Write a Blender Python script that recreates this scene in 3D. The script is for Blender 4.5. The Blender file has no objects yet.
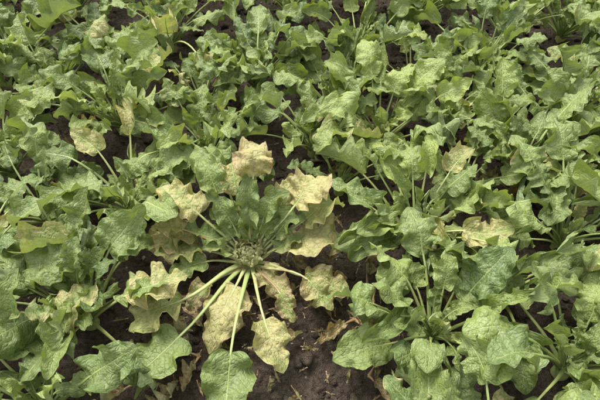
import bpy, math, random, time
import numpy as np
from mathutils import noise, Vector
T0 = time.time()
scene = bpy.context.scene
R = math.radians

# ------------------------------------------------------------------ materials
def nn(nt, typ, **kw):
    n = nt.nodes.new(typ)
    for k, v in kw.items():
        setattr(n, k, v)
    return n

def mathn(nt, op, a, b=None, c=None, clamp=False):
    n = nt.nodes.new('ShaderNodeMath'); n.operation = op; n.use_clamp = clamp
    for i, x in enumerate((a, b, c)):
        if x is None: continue
        if isinstance(x, (int, float)): n.inputs[i].default_value = x
        else: nt.links.new(x, n.inputs[i])
    return n.outputs[0]

def mixc(nt, f, a, b, blend='MIX'):
    n = nt.nodes.new('ShaderNodeMix'); n.data_type = 'RGBA'; n.blend_type = blend
    if isinstance(f, (int, float)): n.inputs[0].default_value = f
    else: nt.links.new(f, n.inputs[0])
    for i, x in ((6, a), (7, b)):
        if isinstance(x, tuple): n.inputs[i].default_value = (*x, 1)
        else: nt.links.new(x, n.inputs[i])
    return n.outputs[2]

def smooth(nt, x, lo, hi):
    n = nt.nodes.new('ShaderNodeMapRange'); n.interpolation_type = 'SMOOTHSTEP'
    nt.links.new(x, n.inputs[0])
    n.inputs[1].default_value = lo; n.inputs[2].default_value = hi
    return n.outputs[0]

def noise_tex(nt, vec, scale, detail=3, rough=0.55, dist=0.0, dim='3D'):
    n = nt.nodes.new('ShaderNodeTexNoise'); n.noise_dimensions = dim
    nt.links.new(vec, n.inputs['Vector'])
    n.inputs['Scale'].default_value = scale; n.inputs['Detail'].default_value = detail
    n.inputs['Roughness'].default_value = rough; n.inputs['Distortion'].default_value = dist
    return n.outputs[0]

def make_leaf_material():
    m = bpy.data.materials.new('beet_leaf_blade'); m.use_nodes = True
    nt = m.node_tree; nt.nodes.clear(); L = nt.links
    out = nn(nt, 'ShaderNodeOutputMaterial')
    uv = nn(nt, 'ShaderNodeUVMap', uv_map='UVMap').outputs[0]
    att = nn(nt, 'ShaderNodeAttribute', attribute_name='leafcol')
    sep = nn(nt, 'ShaderNodeSeparateColor'); L.new(att.outputs['Color'], sep.inputs[0])
    tone, yel, dry = sep.outputs[0], sep.outputs[1], sep.outputs[2]
    tc = nn(nt, 'ShaderNodeTexCoord').outputs['Object']
    sx = nn(nt, 'ShaderNodeSeparateXYZ'); L.new(uv, sx.inputs[0])
    u = sx.outputs[0]
    vv = mathn(nt, 'MULTIPLY_ADD', sx.outputs[1], 2.0, -1.0)
    av = mathn(nt, 'ABSOLUTE', vv)
    n_big = noise_tex(nt, tc, 17, 2)
    n_mid = noise_tex(nt, tc, 80, 2, 0.6)
    q = mathn(nt, 'SUBTRACT', u, mathn(nt, 'MULTIPLY', mathn(nt, 'POWER', av, 1.25), 0.20))
    side = mathn(nt, 'MULTIPLY', mathn(nt, 'GREATER_THAN', vv, 0.0), 0.45)
    q = mathn(nt, 'ADD', mathn(nt, 'MULTIPLY', q, 6.5), side)
    q = mathn(nt, 'ADD', q, mathn(nt, 'MULTIPLY', mathn(nt, 'SUBTRACT', n_big, 0.5), 0.9))
    fr = mathn(nt, 'ABSOLUTE', mathn(nt, 'SUBTRACT', mathn(nt, 'FRACT', q), 0.5))
    wv = mathn(nt, 'MULTIPLY_ADD', av, -0.06, 0.085)
    lat = mathn(nt, 'SUBTRACT', 1.0, mathn(nt, 'DIVIDE', fr, wv), clamp=True)
    mid = mathn(nt, 'SUBTRACT', 1.0, mathn(nt, 'DIVIDE', av, 0.05), clamp=True)
    mp = nn(nt, 'ShaderNodeVectorMath', operation='MULTIPLY'); L.new(uv, mp.inputs[0]); mp.inputs[1].default_value = (1.25, 1.0, 1)
    nd = nn(nt, 'ShaderNodeVectorMath', operation='ADD'); L.new(mp.outputs[0], nd.inputs[0])
    ns = nn(nt, 'ShaderNodeVectorMath', operation='SCALE'); L.new(tc, ns.inputs[0]); ns.inputs['Scale'].default_value = 0.6
    L.new(ns.outputs[0], nd.inputs[1])
    vo = nn(nt, 'ShaderNodeTexVoronoi', voronoi_dimensions='2D', feature='F1')
    L.new(nd.outputs[0], vo.inputs['Vector']); vo.inputs['Scale'].default_value = 15
    net = smooth(nt, vo.outputs['Distance'], 0.3, 0.75)
    ga = mixc(nt, tone, (0.074, 0.128, 0.027), (0.290, 0.355, 0.082))
    gb = mixc(nt, smooth(nt, n_big, 0.35, 0.65), ga, mixc(nt, 0.4, ga, (0.22, 0.285, 0.108)))
    gb = mixc(nt, mathn(nt, 'MULTIPLY', smooth(nt, n_mid, 0.42, 0.7), 0.3), gb, (0.28, 0.34, 0.14))
    gb = mixc(nt, mathn(nt, 'MULTIPLY', net, 0.22), gb, (0.27, 0.33, 0.125))
    yn = mathn(nt, 'ADD', mathn(nt, 'MULTIPLY', n_big, 0.9), mathn(nt, 'MULTIPLY', av, 0.25))
    yn = mathn(nt, 'ADD', yn, mathn(nt, 'MULTIPLY', n_mid, 0.5))
    yn = mathn(nt, 'SUBTRACT', yn, mathn(nt, 'MULTIPLY', lat, 0.2))
    yf = smooth(nt, mathn(nt, 'ADD', yn, mathn(nt, 'MULTIPLY_ADD', yel, 1.5, -1.62)), 0.0, 0.60)
    ycol = mixc(nt, smooth(nt, n_mid, 0.3, 0.7), (0.350, 0.320, 0.105), (0.48, 0.43, 0.205))
    col = mixc(nt, yf, gb, ycol)
    vcol = mixc(nt, yel, (0.32, 0.39, 0.14), (0.42, 0.42, 0.18))
    col = mixc(nt, mathn(nt, 'MULTIPLY', lat, 0.42), col, vcol)
    col = mixc(nt, mathn(nt, 'MULTIPLY', mid, 0.65), col, vcol)
    dn = mathn(nt, 'ADD', mathn(nt, 'MULTIPLY', n_big, 0.7), mathn(nt, 'MULTIPLY', n_mid, 0.7))
    dn = mathn(nt, 'ADD', dn, mathn(nt, 'MULTIPLY', mathn(nt, 'POWER', av, 3.0), 0.34))
    df = smooth(nt, mathn(nt, 'ADD', dn, mathn(nt, 'MULTIPLY_ADD', dry, 1.2, -1.40)), 0.0, 0.26)
    dcol = mixc(nt, smooth(nt, n_mid, 0.3, 0.62), (0.190, 0.122, 0.050), (0.43, 0.345, 0.18))
    col = mixc(nt, df, col, dcol)
    geo = nn(nt, 'ShaderNodeNewGeometry')
    under = mixc(nt, 0.45, col, (0.31, 0.37, 0.19))
    col = mixc(nt, geo.outputs['Backfacing'], col, under)
    h = mathn(nt, 'MULTIPLY', lat, -0.6)
    h = mathn(nt, 'SUBTRACT', h, mathn(nt, 'MULTIPLY', mid, 0.6))
    h = mathn(nt, 'SUBTRACT', h, mathn(nt, 'MULTIPLY', net, 0.65))
    h = mathn(nt, 'ADD', h, mathn(nt, 'MULTIPLY', n_mid, 1.6))
    bmp = nn(nt, 'ShaderNodeBump'); L.new(h, bmp.inputs['Height'])
    bmp.inputs['Strength'].default_value = 0.75; bmp.inputs['Distance'].default_value = 0.0032
    bs = nn(nt, 'ShaderNodeBsdfPrincipled')
    L.new(col, bs.inputs['Base Color']); L.new(bmp.outputs[0], bs.inputs['Normal'])
    rg = mathn(nt, 'ADD', mathn(nt, 'MULTIPLY_ADD', n_mid, 0.18, 0.34), mathn(nt, 'MULTIPLY', yel, 0.28))
    rg = mathn(nt, 'ADD', rg, mathn(nt, 'MULTIPLY', geo.outputs['Backfacing'], 0.15))
    L.new(rg, bs.inputs['Roughness'])
    bs.inputs['Specular IOR Level'].default_value = 0.55
    tr = nn(nt, 'ShaderNodeBsdfTranslucent')
    tcol = mixc(nt, 1.0, col, (1.4, 1.4, 0.55), 'MULTIPLY')
    L.new(tcol, tr.inputs[0])
    mx = nn(nt, 'ShaderNodeMixShader'); mx.inputs[0].default_value = 0.24
    L.new(bs.outputs[0], mx.inputs[1]); L.new(tr.outputs[0], mx.inputs[2])
    L.new(mx.outputs[0], out.inputs[0])
    return m

def make_petiole_material():
    m = bpy.data.materials.new('beet_leaf_stalk'); m.use_nodes = True
    nt = m.node_tree; L = nt.links
    bs = nt.nodes['Principled BSDF']
    att = nn(nt, 'ShaderNodeAttribute', attribute_name='leafcol')
    sep = nn(nt, 'ShaderNodeSeparateColor'); L.new(att.outputs['Color'], sep.inputs[0])
    uv = nn(nt, 'ShaderNodeUVMap', uv_map='UVMap').outputs[0]
    tc = nn(nt, 'ShaderNodeTexCoord').outputs['Object']
    mp = nn(nt, 'ShaderNodeVectorMath', operation='MULTIPLY'); L.new(uv, mp.inputs[0]); mp.inputs[1].default_value = (2, 14, 1)
    st = noise_tex(nt, mp.outputs[0], 3, 2)
    nb = noise_tex(nt, tc, 30, 2)
    a = mixc(nt, sep.outputs[0], (0.17, 0.25, 0.055), (0.34, 0.41, 0.13))
    a = mixc(nt, mathn(nt, 'MULTIPLY', sep.outputs[1], 0.6), a, (0.44, 0.44, 0.20))
    a = mixc(nt, smooth(nt, st, 0.35, 0.7), a, mixc(nt, 0.3, a, (0.44, 0.46, 0.22)))
    df = smooth(nt, mathn(nt, 'ADD', nb, mathn(nt, 'MULTIPLY_ADD', sep.outputs[2], 1.2, -1.0)), 0.0, 0.3)
    a = mixc(nt, df, a, (0.25, 0.165, 0.075))
    L.new(a, bs.inputs['Base Color']); bs.inputs['Roughness'].default_value = 0.42
    return m

def make_soil_material(name='soil'):
    m = bpy.data.materials.new(name); m.use_nodes = True
    nt = m.node_tree; L = nt.links
    bs = nt.nodes['Principled BSDF']
    tc = nn(nt, 'ShaderNodeTexCoord').outputs['Object']
    n1 = noise_tex(nt, tc, 7, 2); n2 = noise_tex(nt, tc, 70, 3, 0.7); n3 = noise_tex(nt, tc, 380, 2, 0.6)
    a = mixc(nt, smooth(nt, n2, 0.3, 0.7), (0.030, 0.021, 0.014), (0.130, 0.096, 0.066))
    a = mixc(nt, mathn(nt, 'MULTIPLY', smooth(nt, n1, 0.35, 0.7), 0.5), a, (0.075, 0.055, 0.038))
    a = mixc(nt, mathn(nt, 'MULTIPLY', smooth(nt, n3, 0.53, 0.68), 0.6), a, (0.22, 0.175, 0.13))
    L.new(a, bs.inputs['Base Color']); bs.inputs['Roughness'].default_value = 0.9
    bs.inputs['Specular IOR Level'].default_value = 0.25
    h = mathn(nt, 'ADD', n2, mathn(nt, 'MULTIPLY', n3, 0.6))
    bmp = nn(nt, 'ShaderNodeBump'); L.new(h, bmp.inputs['Height']); bmp.inputs['Strength'].default_value = 1.0; bmp.inputs['Distance'].default_value = 0.022
    L.new(bmp.outputs[0], bs.inputs['Normal'])
    return m

MAT_LEAF = make_leaf_material()
MAT_STALK = make_petiole_material()
MAT_SOIL = make_soil_material()

# ------------------------------------------------------------------ leaf geometry
NU, NV = 30, 15
NP, NR = 8, 6
NB = 9
xs = np.linspace(0, 1, NU)
U = 0.45 * xs + 0.55 * (1 - np.cos(np.pi * xs)) / 2
V = np.linspace(-1, 1, NV)
ia = (np.arange(NU - 1)[:, None] * NV + np.arange(NV - 1)[None, :]).ravel()
BLADE_F = np.stack([ia, ia + NV, ia + NV + 1, ia + 1], -1)
TUBE_N = NP + NB
TUBE_F = np.array([(i * NR + j, i * NR + (j + 1) % NR, (i + 1) * NR + (j + 1) % NR, (i + 1) * NR + j) for i in range(TUBE_N - 1) for j in range(NR)])
th = np.linspace(0, 2 * np.pi, NR, endpoint=False) + np.pi / 6

class Plant:
    def __init__(self):
        self.v = []; self.f = []; self.uv = []; self.mat = []; self.col = []; self.n = 0
    def add(self, verts, faces, uvs, mat, col):
        self.v.append(verts); self.f.append(faces + self.n); self.uv.append(uvs)
        self.mat.append(np.full(len(faces), mat)); self.col.append(np.tile(col, (len(verts), 1)))
        self.n += len(verts)
    def crown(self, r=0.030, h=0.055, tone=0.7, yel=0.4, dry=0.35):
        """top of the beet root from which the leaf stalks spring"""
        k, m = 8, 14
        t = np.linspace(0, 1, k)[:, None]; a = np.linspace(0, 2 * np.pi, m, endpoint=False)[None, :]
        rad = r * np.cos(t * np.pi / 2 * 0.97) ** 0.6 * (1 + 0.12 * np.sin(5 * a + 3 * t) + 0.07 * np.sin(9 * a))
        v = np.stack([rad * np.cos(a), rad * np.sin(a), -0.015 + (h + 0.015) * np.sin(t * np.pi / 2) * np.ones_like(a)], -1).reshape(-1, 3)
        f = np.array([(i * m + j, i * m + (j + 1) % m, (i + 1) * m + (j + 1) % m, (i + 1) * m + j) for i in range(k - 1) for j in range(m)])
        self.add(v, f, np.zeros((len(v), 2)), 1, np.array([tone, yel, dry, 1.0]))
    def mesh(self, name):
        v = np.concatenate(self.v); f = np.concatenate(self.f)
        uv = np.concatenate(self.uv); mat = np.concatenate(self.mat); col = np.concatenate(self.col)
        me = quad_mesh(name, v, f)
        me.polygons.foreach_set('material_index', mat.astype(np.int32))
        ul = me.uv_layers.new(name='UVMap')
        ul.data.foreach_set('uv', uv[f.ravel()].astype(np.float32).ravel())
        ca = me.color_attributes.new('leafcol', 'FLOAT_COLOR', 'POINT')
        ca.data.foreach_set('color', col.astype(np.float32).ravel())
        me.materials.append(MAT_LEAF); me.materials.append(MAT_STALK)
        return me

def quad_mesh(name, v, f):
    k = f.shape[1]
    me = bpy.data.meshes.new(name)
    me.vertices.add(len(v)); me.vertices.foreach_set('co', v.astype(np.float32).ravel())
    me.loops.add(len(f) * k); me.loops.foreach_set('vertex_index', f.astype(np.int32).ravel())
    me.polygons.add(len(f))
    me.polygons.foreach_set('loop_start', np.arange(0, len(f) * k, k, dtype=np.int32))
    me.polygons.foreach_set('loop_total', np.full(len(f), k, dtype=np.int32))
    me.polygons.foreach_set('use_smooth', np.ones(len(f), dtype=bool))
    me.update(calc_edges=True)
    return me

def leaf(P, rg, az, Lp, L, W=None, e=(70, 45, -10), daz=0.0, roll=0.0, fold=12, ruff=0.25,
         tone=0.5, yel=0.0, dry=0.0, r0=0.015, z0=0.03, rad=None, curl=0.0, wobs=0.13, sway=14):
    if W is None: W = L * rg.uniform(0.33, 0.43)          # half width
    az = R(az); daz = R(daz); roll = R(roll); fold = R(fold)
    e0, e1, e2 = (R(x) for x in e)
    if rad is None: rad = 0.0020 + 0.011 * L + 0.002 * Lp
    sp = np.linspace(0, 1, NP)
    wob = rg.normal(0, wobs)
    ep = e0 + (e1 - e0) * sp; ap = az + daz * 0.35 * sp + wob * np.sin(np.pi * sp)
    eb = e1 + (e2 - e1) * U ** 1.15 + R(rg.normal(0, sway)) * np.sin(2 * np.pi * U); ab = az + daz * (0.35 + 0.65 * U)
    def T(ee, aa): return np.stack([np.cos(ee) * np.cos(aa), np.cos(ee) * np.sin(aa), np.sin(ee)], -1)
    Tp, Tb = T(ep, ap), T(eb, ab)
    base = np.array([math.cos(az) * r0, math.sin(az) * r0, z0])
    dp = np.diff(sp) * Lp
    Cp = base + np.concatenate([np.zeros((1, 3)), np.cumsum((Tp[1:] + Tp[:-1]) / 2 * dp[:, None], 0)])
    db = np.diff(U) * L
    Cb = Cp[-1] + np.concatenate([np.zeros((1, 3)), np.cumsum((Tb[1:] + Tb[:-1]) / 2 * db[:, None], 0)])
    rp = roll * 0.3 * sp; rb = roll * (0.3 + 0.7 * U) + R(rg.normal(0, 12)) * np.sin(2.2 * np.pi * U)
    def frame(Tv, aa, rr):
        S = np.stack([-np.sin(aa), np.cos(aa), np.zeros_like(aa)], -1)
        N = np.cross(Tv, S)
        c, s = np.cos(rr)[:, None], np.sin(rr)[:, None]
        return S * c + N * s, N * c - S * s
    Sp, Np = frame(Tp, ap, rp); Sb, Nb = frame(Tb, ab, rb)
    pk = rg.uniform(0.58, 0.80)
    w = np.sin(np.pi * np.clip(U, 0, 1) ** pk) ** rg.uniform(0.52, 0.74)
    w[0] = 0.04; w[-1] = 0.02
    w = np.maximum(w, 0.02)
    u2, v2 = U[:, None], V[None, :]
    av = np.abs(v2); sg = np.sign(v2)
    right = (v2 > 0)
    ph = rg.uniform(0, 6.28, 10)
    asym = 1 + rg.normal(0, 0.06) * sg
    f1 = rg.uniform(1.4, 2.8); f2 = rg.uniform(3.6, 5.6)
    ww = W * asym * w[:, None] * (1 + 0.030 * np.sin(6.28 * 2.6 * u2 + np.where(right, ph[0], ph[1]))
                           + 0.014 * np.sin(6.28 * 6.3 * u2 + np.where(right, ph[2], ph[3])))
    wave = np.sin(6.28 * f1 * u2 + np.where(right, ph[4], ph[5])) + 0.6 * np.sin(6.28 * f2 * u2 + np.where(right, ph[6], ph[7])) \
        + 0.15 * np.sin(6.28 * 8.7 * u2 + np.where(right, ph[8], ph[9]))
    env = (w[:, None]) ** 0.5 * np.minimum(1, (1.0 - u2) * 3.0 + 0.15)
    q = u2 - 0.20 * av ** 1.25
    puck = np.abs(np.sin(np.pi * (6.5 * q + np.where(right, 0.45, 0.0) + 0.5))) - 0.5
    lump = np.sin(9 * u2 + 4 * v2 + ph[0]) * np.cos(6 * v2 - 5 * u2 + ph[3]) + 0.5 * np.sin(17 * u2 - 8 * v2 + ph[2]) \
        + 0.3 * np.sin(25 * u2 + 11 * v2 + ph[5]) * np.cos(13 * v2 - 9 * u2 + ph[1])
    hN = ruff * W * av ** 1.8 * wave * env \
        + 0.055 * W * puck * np.minimum(av * 4, 1) * (1 - 0.5 * av) * env \
        + 0.085 * W * lump * env * np.minimum(av * 2, 1)
    ang = fold + curl * av
    lat = ww * av * np.cos(ang)
    hN = hN + ww * av * np.sin(ang)
    lat = lat * (1 - 0.09 * np.abs(wave) * av ** 2)
    back = -0.42 * W * av ** 1.2 * np.exp(-u2 * 6.5) * (w[:, None]) + 0.015 * W * wave * av ** 2 * env
    P3 = Cb[:, None, :] + Sb[:, None, :] * (lat * sg)[..., None] + Nb[:, None, :] * hN[..., None] + Tb[:, None, :] * back[..., None]
    bl = P3.reshape(-1, 3)
    uvb = np.stack([np.repeat(U, NV), np.tile(V * 0.5 + 0.5, NU)], -1)
    ri = np.linspace(0, NU * 0.82, NB + 1).astype(int)[1:]
    C = np.concatenate([Cp, Cb[ri]]); S = np.concatenate([Sp, Sb[ri]]); N = np.concatenate([Np, Nb[ri]])
    rr = np.concatenate([rad * (1.75 - 1.0 * sp ** 0.6), rad * 0.68 * (1 - np.linspace(0.12, 1, NB)) ** 0.8 + 0.0003])
    flat = np.concatenate([1.25 - 0.25 * sp, np.full(NB, 0.9)])
    ct, s_t = np.cos(th), np.sin(th)
    groove = 1 - 0.5 * np.exp(-((th - np.pi / 2) / 0.5) ** 2)
    tube = C[:, None, :] + S[:, None, :] * (rr * flat)[:, None, None] * ct[None, :, None] \
        + N[:, None, :] * (rr[:, None] * (s_t * groove)[None, :])[..., None]
    tube[NP:] -= N[NP:, None, :] * (rr[NP:, None, None] * 0.35)
    tb = tube.reshape(-1, 3)
    uvt = np.stack([np.repeat(np.linspace(0, 1, TUBE_N), NR), np.tile(th / 6.283, TUBE_N)], -1)
    for arr in (bl, tb):
        z = arr[:, 2]; g = 0.014
        lo = z < g
        arr[lo, 2] = np.maximum(g + (z[lo] - g) * 0.06, 0.004)
    col = np.array([tone, yel, dry, 1.0])
    P.add(bl, BLADE_F, uvb, 0, col)
    P.add(tb, TUBE_F, uvt, 1, col)

def generic_leaves(P, rg, n=24, size=1.0, tone=0.5, yel=0.0, skip=None, a0=None):
    n = int(n * 1.55)
    P.crown(0.026 * size, 0.050)
    if a0 is None: a0 = rg.uniform(0, 360)
    for i in range(n):
        t = (i + 0.5) / n
        a = a0 + i * 137.5 + rg.normal(0, 18)
        aa = (a + 180) % 360 - 180
        if skip and i > n * 0.3 and any(lo <= aa <= hi for lo, hi in skip): continue
        e0 = 85 - 42 * t + rg.normal(0, 6)
        e1 = 72 - 50 * t + rg.normal(0, 11)
        e2 = e1 - 12 - 50 * t + rg.normal(0, 24)
        Lp = size * (0.045 + 0.19 * min(1, t * 1.4)) * rg.uniform(0.60, 1.3)
        L = size * (0.058 + 0.101 * min(1, t * 1.8)) * rg.uniform(0.66, 1.25)
        tn = np.clip(tone + rg.normal(0, 0.26) + (0.15 if t < 0.3 else 0), 0, 1)
        yy = np.clip(yel + rg.normal(0, 0.13) + (0.16 if t > 0.8 else 0), 0, 1)
        if rg.random() < 0.11: yy = rg.uniform(0.45, 0.8)
        dd = 0.0 if rg.random() > 0.2 else rg.uniform(0.1, 0.42)
        roll = rg.normal(0, 27)
        if rg.random() < 0.16: roll += rg.choice([-1, 1]) * 60
        Wd = L * (rg.uniform(0.23, 0.33) if t < 0.4 else rg.uniform(0.30, 0.43))
        leaf(P, rg, a, Lp, L, W=Wd, e=(e0, e1, e2), daz=rg.normal(0, 26), roll=roll,
             fold=rg.uniform(-4, 30), ruff=rg.uniform(0.22, 0.46), tone=tn, yel=yy, dry=dd,
             r0=0.004 + 0.02 * t, z0=0.05 - 0.02 * t, curl=rg.normal(0, 0.5))

def place(P, name, x, y, rz=0.0, s=1.0):
    me = P.mesh(name)
    o = bpy.data.objects.new(name, me); scene.collection.objects.link(o)
    o.location = (x, y, 0); o.rotation_euler = (0, 0, rz); o.scale = (s, s, s)
    return o

# ------------------------------------------------------------------ the diseased plant in the middle
rg = np.random.default_rng(23)
P = Plant()
P.crown(0.036, 0.070, tone=0.8, yel=0.6, dry=0.15)
def Lf(*a, **k):
    k.setdefault('r0', 0.024); k.setdefault('z0', 0.045); k.setdefault('wobs', 0.24); k.setdefault('sway', 20)
    leaf(P, rg, *a, **k)
Lf(-109, 0.12, 0.225, W=0.076, e=(42, 8, -40), tone=0.8, yel=0.93, dry=0.42, fold=4, ruff=0.32, roll=5, curl=-0.4)
Lf(-76, 0.25, 0.165, W=0.058, e=(35, 0, -30), tone=0.7, yel=0.82, dry=0.40, fold=16, ruff=0.38, daz=12, roll=-20)
Lf(-48, 0.22, 0.120, W=0.048, e=(35, 5, -45), tone=0.6, yel=0.78, dry=0.52, fold=10, ruff=0.42)
Lf(-93, 0.34, 0.200, W=0.080, e=(28, -4, -14), tone=0.35, yel=0.30, dry=0.2, fold=5, ruff=0.28, wobs=0.03)
Lf(-167, 0.20, 0.180, W=0.076, e=(42, 12, -35), tone=0.8, yel=0.90, dry=0.44, fold=6, ruff=0.34, roll=18)
Lf(-143, 0.27, 0.18, W=0.064, e=(34, 8, -30), tone=0.6, yel=0.70, dry=0.36, fold=10, ruff=0.38, daz=-12, roll=12, rad=0.0056)
Lf(-126, 0.34, 0.19, W=0.074, e=(26, -2, -15), tone=0.5, yel=0.28, dry=0.15, fold=8, ruff=0.30, daz=-18, roll=10)
Lf(-2, 0.13, 0.225, W=0.090, e=(46, 18, -25), tone=0.75, yel=0.86, dry=0.44, fold=2, ruff=0.34, roll=-14)
Lf(-18, 0.19, 0.15, W=0.058, e=(30, 2, -25), tone=0.7, yel=0.78, dry=0.50, fold=8, ruff=0.38, roll=14)
Lf(44, 0.24, 0.170, W=0.072, e=(64, 38, -25), tone=0.9, yel=0.93, dry=0.44, fold=4, ruff=0.42, roll=-18)
Lf(60, 0.19, 0.14, W=0.052, e=(62, 40, -25), tone=0.6, yel=0.80, dry=0.40, fold=20, ruff=0.42, roll=20)
Lf(86, 0.28, 0.160, W=0.066, e=(74, 50, -20), tone=0.9, yel=1.0, dry=0.56, fold=4, ruff=0.50, roll=16)
Lf(102, 0.22, 0.13, W=0.042, e=(72, 48, -30), tone=0.7, yel=0.8, dry=0.48, fold=20, ruff=0.44, roll=-30)
Lf(148, 0.22, 0.175, W=0.072, e=(60, 34, -20), tone=0.7, yel=0.84, dry=0.38, fold=6, ruff=0.38, roll=15)
Lf(170, 0.23, 0.12, W=0.042, e=(52, 24, -50), tone=0.7, yel=0.85, dry=0.58, fold=20, ruff=0.46)
Lf(-42, 0.05, 0.125, W=0.052, e=(38, 10, -25), tone=0.8, yel=0.90, dry=0.55, fold=10, ruff=0.46)
Lf(24, 0.21, 0.17, W=0.060, e=(54, 26, -20), tone=0.6, yel=0.70, dry=0.36, fold=12, ruff=0.38, roll=-20)
Lf(118, 0.24, 0.15, W=0.052, e=(66, 42, 0), tone=0.45, yel=0.56, dry=0.3, fold=20, ruff=0.38)
Lf(135, 0.27, 0.16, W=0.060, e=(58, 28, -10), tone=0.5, yel=0.40, dry=0.2, fold=12, ruff=0.36, roll=-15)
Lf(186, 0.15, 0.15, W=0.056, e=(42, 18, -20), tone=0.55, yel=0.72, dry=0.44, fold=12, ruff=0.38, roll=10)
Lf(204, 0.13, 0.13, W=0.044, e=(38, 12, -25), tone=0.5, yel=0.58, dry=0.44, fold=15, ruff=0.40, roll=-10)
Lf(-62, 0.17, 0.10, W=0.036, e=(30, 5, -45), tone=0.6, yel=0.75, dry=0.64, fold=22, ruff=0.5, roll=25)
Lf(-125, 0.16, 0.10, W=0.036, e=(30, 5, -40), tone=0.6, yel=0.70, dry=0.64, fold=22, ruff=0.5, roll=-25)
for i, (a, lp, l, e, y) in enumerate([(128, .13, .14, (75, 58, 20), .40), (98, .17, .14, (78, 62, 20), .34), (72, .15, .14, (74, 55, 5), .36),
                     (34, .12, .14, (62, 42, 0), .5), (165, .11, .14, (60, 38, 0), .5),
                     (8, .09, .12, (55, 32, -10), .6), (84, .11, .12, (82, 66, 30), .25), (146, .09, .12, (70, 50, 10), .4), (54, .09, .12, (72, 52, 10), .4),
                     (112, .09, .12, (78, 62, 25), .25), (90, .06, .10, (84, 74, 40), .2), (178, .07, .10, (60, 40, 5), .5), (26, .07, .10, (60, 42, 5), .45)]):
    Lf(a, lp, l, W=l * 0.30, e=e, tone=0.32 + 0.035 * i, yel=y, fold=24, ruff=0.44, roll=rg.normal(0, 26), dry=0.28, daz=rg.normal(0, 24))
# pale heart: curled young leaves closing into a small head
for i in range(34):
    t = (i + 1) / 34
    leaf(P, rg, i * 137.5, 0.008 + 0.015 * t, 0.038 + 0.019 * t, W=0.015 + 0.009 * t, e=(75 - 40 * t, 80 - 30 * t, 185 - 55 * t), tone=1.0, yel=0.92, fold=20, ruff=0.30,
         r0=0.003 + 0.024 * t, z0=0.074 - 0.012 * t, rad=0.0024)
place(P, 'sugar_beet_plant', -0.165, -0.302)

# ------------------------------------------------------------------ healthy plants of the photo
HERO = [  # x, y, n, size, tone, yel, skip
    (-0.66, -0.50, 24, 0.98, 0.42, 0.22, None),
    (-0.75, 0.39, 26, 1.0, 0.50, 0.20, None),
    (-0.20, 0.66, 28, 1.0, 0.42, 0.14, None),
    (0.32, 0.27, 26, 1.0, 0.66, 0.40, None),
    (0.39, -0.20, 26, 1.0, 0.60, 0.28, None),
    (0.40, -0.56, 24, 0.95, 0.48, 0.16, None),
    (0.83, 0.10, 24, 0.95, 0.45, 0.20, None),
    (0.90, -0.22, 20, 0.95, 0.48, 0.18, None),
    (0.83, 0.74, 28, 1.0, 0.50, 0.16, None),
    (-1.32, 0.78, 26, 1.0, 0.42, 0.16, None),
    (-0.60, -0.08, 26, 0.95, 0.45, 0.26, None),
    (-0.70, -0.78, 22, 0.95, 0.35, 0.22, None),
    (0.77, -0.66, 24, 0.95, 0.40, 0.20, None),
    (0.27, 0.86, 24, 0.95, 0.48, 0.20, None),
    (-1.12, 0.12, 24, 0.95, 0.40, 0.22, None),
    (1.17, 0.44, 26, 0.95, 0.46, 0.16, None),
    (-0.64, 0.98, 26, 1.0, 0.46, 0.18, None),
    (1.32, 1.06, 26, 1.0, 0.52, 0.14, None),
    (0.62, 1.23, 26, 1.0, 0.55, 0.20, None),
    (-0.05, 1.27, 24, 1.0, 0.46, 0.14, None),
    (-1.18, 1.30, 26, 1.0, 0.48, 0.16, None),
    (-1.05, -0.40, 24, 0.95, 0.40, 0.20, None),
    (0.46, -0.95, 20, 0.9, 0.45, 0.08, None),
    (-0.36, 0.20, 22, 0.88, 0.50, 0.30, None),
    (0.05, 0.25, 16, 0.80, 0.52, 0.32, None),
    (1.25, -0.05, 24, 0.95, 0.42, 0.12, None),
    (1.22, -0.50, 24, 0.95, 0.42, 0.10, None),
    (0.62, 0.42, 18, 0.9, 0.50, 0.20, None),
    (-1.08, 0.60, 20, 0.9, 0.46, 0.18, None),
    (0.12, 0.52, 14, 0.8, 0.46, 0.20, None),
    (-0.42, 0.50, 14, 0.8, 0.42, 0.20, None),
    (-0.90, -0.12, 16, 0.85, 0.38, 0.20, None),
    (0.60, 0.02, 12, 0.85, 0.55, 0.28, None),
    (1.02, 1.02, 16, 0.9, 0.50, 0.18, None),
    (0.64, -0.42, 12, 0.85, 0.42, 0.16, None),
    (-0.92, 0.86, 16, 0.9, 0.46, 0.16, None),
    (0.15, 0.05, 13, 0.78, 0.50, 0.28, [(-120, -30)]),
    (-0.40, 1.42, 16, 0.9, 0.46, 0.14, None),
    (0.28, 1.42, 16, 0.9, 0.50, 0.14, None),
    (1.02, 0.28, 12, 0.85, 0.48, 0.18, None),
    (0.50, 0.62, 12, 0.85, 0.48, 0.18, None),
]
pts = [(-0.165, -0.29)]
for k, (x, y, n, s, tn, yl, sk) in enumerate(HERO):
    r2 = np.random.default_rng(100 + k)
    P = Plant(); generic_leaves(P, r2, n, s, tn, yl, sk)
    if k == 4:
        leaf(P, r2, -116, 0.18, 0.15, W=0.066, e=(40, 12, -20), tone=0.75, yel=0.2, ruff=0.25, fold=8)
        leaf(P, r2, -160, 0.17, 0.16, W=0.06, e=(50, 25, -20), tone=0.6, yel=0.3, ruff=0.3, fold=5)
    if k == 5:
        leaf(P, r2, 196, 0.16, 0.18, W=0.066, e=(42, 14, -20), tone=0.6, yel=0.45, ruff=0.30, fold=10, roll=-15, dry=0.2)
    place(P, 'sugar_beet_plant', x, y)
    pts.append((x, y))
print('hero', time.time() - T0)

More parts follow.
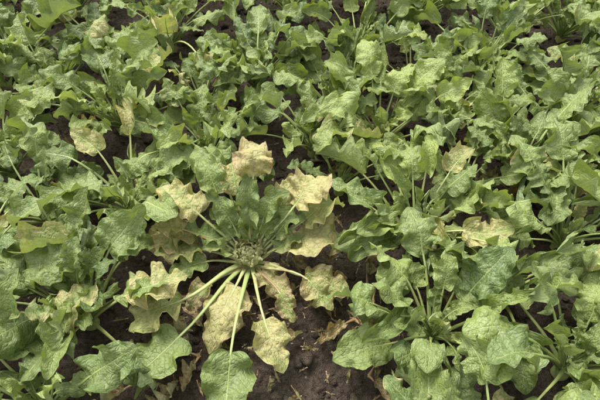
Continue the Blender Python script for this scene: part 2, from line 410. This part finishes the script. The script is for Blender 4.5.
# ------------------------------------------------------------------ the rest of the field (shared meshes)
variants = []
for k in range(6):
    r2 = np.random.default_rng(500 + k)
    P = Plant(); generic_leaves(P, r2, 21, 1.0, 0.40 + 0.04 * k, 0.16)
    variants.append(P.mesh('sugar_beet_plant_mesh'))
rr = random.Random(5)
gx = -3.4
while gx < 3.5:
    gy = -2.0
    while gy < 4.0:
        x = gx + rr.uniform(-.08, .08); y = gy + rr.uniform(-.08, .08)
        if min((x - a) ** 2 + (y - b) ** 2 for a, b in pts) > 0.33 ** 2 and not (-0.5 < x < 0.6 and -1.0 < y < 0.0) and not (abs(x) < 0.7 and -2 < y < -0.75):
            o = bpy.data.objects.new('sugar_beet_plant', rr.choice(variants)); scene.collection.objects.link(o)
            o.location = (x, y, 0); o.rotation_euler = (0, 0, rr.uniform(0, 6.28)); s = rr.uniform(0.85, 1.1); o.scale = (s, s, s)
            pts.append((x, y))
        gy += 0.40
    gx += 0.44
print('field', time.time() - T0)

# withered leaves and crumbled leaf litter lying on the soil
rw = np.random.default_rng(77)
for (x, y, a, s) in [(-0.10, -0.62, 20, 1), (0.17, -0.50, 200, 1.1), (-0.47, -0.70, 80, 1), (0.44, -0.40, 300, .8), (0.86, -0.02, 30, 1.1), (0.80, 0.02, 150, 1),
                     (-0.86, 0.30, 100, 1), (0.10, 0.10, 250, .9), (-1.28, 1.55, 0, 1), (0.52, 0.55, 60, 1), (0.98, -0.38, 10, 1), (-0.30, -0.62, 150, .9), (0.75, 0.02, 10, .9),
                     (-0.02, 0.72, 40, 1.1), (0.04, -0.36, 10, 1), (-0.36, -0.42, 190, 1), (-0.55, 0.62, 30, 1), (0.22, -0.38, 120, 1), (-0.40, -0.82, 10, 1),
                     (0.20, -0.68, 300, .8), (-0.44, -0.56, 0, .9)]:
    P = Plant()
    for j in range(2):
        leaf(P, rw, a + 120 * j + rw.normal(0, 20), 0.04 * s, 0.095 * s, W=0.036 * s, e=(30, 15, -15), roll=rw.normal(0, 30), fold=26, ruff=0.55, tone=0.3, yel=0.9, dry=0.80 + 0.2 * j, r0=0.0, z0=0.015, curl=0.6)
    place(P, 'withered_leaf', x, y)
P = Plant()
for k in range(320):
    Q = Plant()
    s = rw.uniform(0.012, 0.045)
    leaf(Q, rw, rw.uniform(0, 360), s * 0.4, s, W=s * rw.uniform(.2, .45), e=(rw.uniform(0, 30), 10, -20), roll=rw.normal(0, 50), fold=20, ruff=0.6, tone=.3, yel=0.9,
         dry=rw.uniform(0.6, 1.1), r0=0, z0=0.010, rad=0.0010, curl=0.8)
    if rw.random() < 0.55: off = np.array([-0.02 + rw.normal(0, 0.25), -0.52 + rw.normal(0, 0.20), 0])
    else: off = np.array([rw.uniform(-1.6, 1.6), rw.uniform(-0.9, 1.5), 0])
    for v, f, uv_, m_, c_ in zip(Q.v, Q.f, Q.uv, Q.mat, Q.col):
        P.add(v + off, f - f.min(), uv_, m_[0], c_[0])
place(P, 'dry_leaf_litter', 0, 0)

# ------------------------------------------------------------------ soil
_tab = {s: np.random.default_rng(s).uniform(-1, 1, (256, 256)) for s in (1, 2, 3, 4)}
def vnoise(x, y, seed):
    r = _tab[seed]
    xi = np.floor(x).astype(int); yi = np.floor(y).astype(int)
    fx = x - xi; fy = y - yi; fx = fx * fx * (3 - 2 * fx); fy = fy * fy * (3 - 2 * fy)
    g = lambda i, j: r[i % 256, j % 256]
    return (g(xi, yi) * (1 - fx) + g(xi + 1, yi) * fx) * (1 - fy) + (g(xi, yi + 1) * (1 - fx) + g(xi + 1, yi + 1) * fx) * fy
def soil_h(x, y):
    h = vnoise(x * 5, y * 5, 1) * 0.010
    h = h + np.maximum(0, vnoise(x * 24, y * 24, 2)) * 0.020
    h = h + vnoise(x * 50 + 3, y * 50, 3) * 0.008 + vnoise(x * 11, y * 11, 4) * 0.008
    fade = np.clip((3.0 - np.maximum(np.abs(x), np.abs(y))) / 0.8, 0, 1)
    return h * fade - 0.014
ax = np.unique(np.round(np.concatenate([-np.geomspace(400, 2.1, 24), np.arange(-2.0, 2.0, 0.0110), np.geomspace(2.1, 400, 24)]), 5))
n = len(ax)
X, Y = np.meshgrid(ax, ax, indexing='ij')
vs = np.stack([X, Y, soil_h(X, Y)], -1).reshape(-1, 3)
idx = np.arange(n * n).reshape(n, n)
fs = np.stack([idx[:-1, :-1], idx[1:, :-1], idx[1:, 1:], idx[:-1, 1:]], -1).reshape(-1, 4)
me = quad_mesh('soil_ground', vs, fs); me.materials.append(MAT_SOIL)
scene.collection.objects.link(bpy.data.objects.new('soil_ground', me))

import bmesh
bm = bmesh.new(); bmesh.ops.create_icosphere(bm, subdivisions=2, radius=1.0)
ICO_V = np.array([v.co[:] for v in bm.verts]); ICO_F = np.array([[v.index for v in f.verts] for f in bm.faces]); bm.free()
def crumbs(name, count, rmin, rmax, mat, seed):
    r = np.random.default_rng(seed)
    VV, FF = [], []
    for k in range(count):
        x = r.uniform(-1.9, 1.9); y = r.uniform(-1.3, 1.9); rad = rmin + (rmax - rmin) * r.random() ** 4
        p = r.uniform(0, 6.28, 3)
        d = 1 + 0.2 * np.sin(ICO_V[:, 0] * 2.3 + p[0]) + 0.18 * np.sin(ICO_V[:, 1] * 3.1 + p[1]) + 0.15 * np.sin((ICO_V[:, 2] + ICO_V[:, 0]) * 4 + p[2])
        v = ICO_V * d[:, None] * rad * np.array([r.uniform(.8, 1.3), r.uniform(.8, 1.3), r.uniform(.5, .8)])
        v = v + np.array([x, y, float(soil_h(np.array(x), np.array(y))) + rad * 0.25])
        VV.append(v); FF.append(ICO_F + k * len(ICO_V))
    m = quad_mesh(name, np.concatenate(VV), np.concatenate(FF)); m.materials.append(mat)
    scene.collection.objects.link(bpy.data.objects.new(name, m))
crumbs('soil_clods', 7000, 0.003, 0.024, MAT_SOIL, 3)
ms = bpy.data.materials.new('pebble'); ms.use_nodes = True
nt = ms.node_tree; b = nt.nodes['Principled BSDF']
tcn = nn(nt, 'ShaderNodeTexCoord').outputs['Object']
nt.links.new(mixc(nt, noise_tex(nt, tcn, 60), (0.10, 0.08, 0.06), (0.34, 0.28, 0.22)), b.inputs['Base Color']); b.inputs['Roughness'].default_value = 0.8
crumbs('pebbles', 600, 0.003, 0.009, ms, 9)
print('soil', time.time() - T0)

# ------------------------------------------------------------------ light
SUN_EL, SUN_AZ = 60, 330
w = bpy.data.worlds.new('World'); scene.world = w; w.use_nodes = True
nt = w.node_tree; bg = nt.nodes['Background']
sky = nt.nodes.new('ShaderNodeTexSky'); sky.sky_type = 'NISHITA'; sky.sun_disc = False
sky.sun_elevation = R(SUN_EL); sky.sun_rotation = R(SUN_AZ); sky.dust_density = 5.0; sky.air_density = 1.0; sky.ozone_density = 0.6
hs = nt.nodes.new('ShaderNodeHueSaturation'); hs.inputs['Saturation'].default_value = 0.22; hs.inputs['Value'].default_value = 2.25
nt.links.new(sky.outputs[0], hs.inputs['Color'])
nt.links.new(hs.outputs[0], bg.inputs[0]); bg.inputs[1].default_value = 0.15
sun = bpy.data.lights.new('sun', 'SUN'); sun.energy = 2.7; sun.angle = R(24); sun.color = (1.0, 0.97, 0.92)
so = bpy.data.objects.new('sun', sun); scene.collection.objects.link(so)
d = Vector((math.sin(R(SUN_AZ)) * math.cos(R(SUN_EL)), math.cos(R(SUN_AZ)) * math.cos(R(SUN_EL)), math.sin(R(SUN_EL))))
so.rotation_euler = d.to_track_quat('Z', 'Y').to_euler(); so.location = d * 10

# ------------------------------------------------------------------ camera
cam = bpy.data.cameras.new('camera'); cam.lens = 31.18; cam.sensor_width = 36; cam.clip_end = 1000; cam.clip_start = 0.02
co = bpy.data.objects.new('camera', cam); scene.collection.objects.link(co)
co.location = (0, -1.259, 1.5); co.rotation_euler = (R(40), 0, 0)
scene.camera = co
scene.view_settings.view_transform = 'Standard'; scene.view_settings.look = 'None'; scene.view_settings.exposure = 0
print('PLANTS', len(pts))
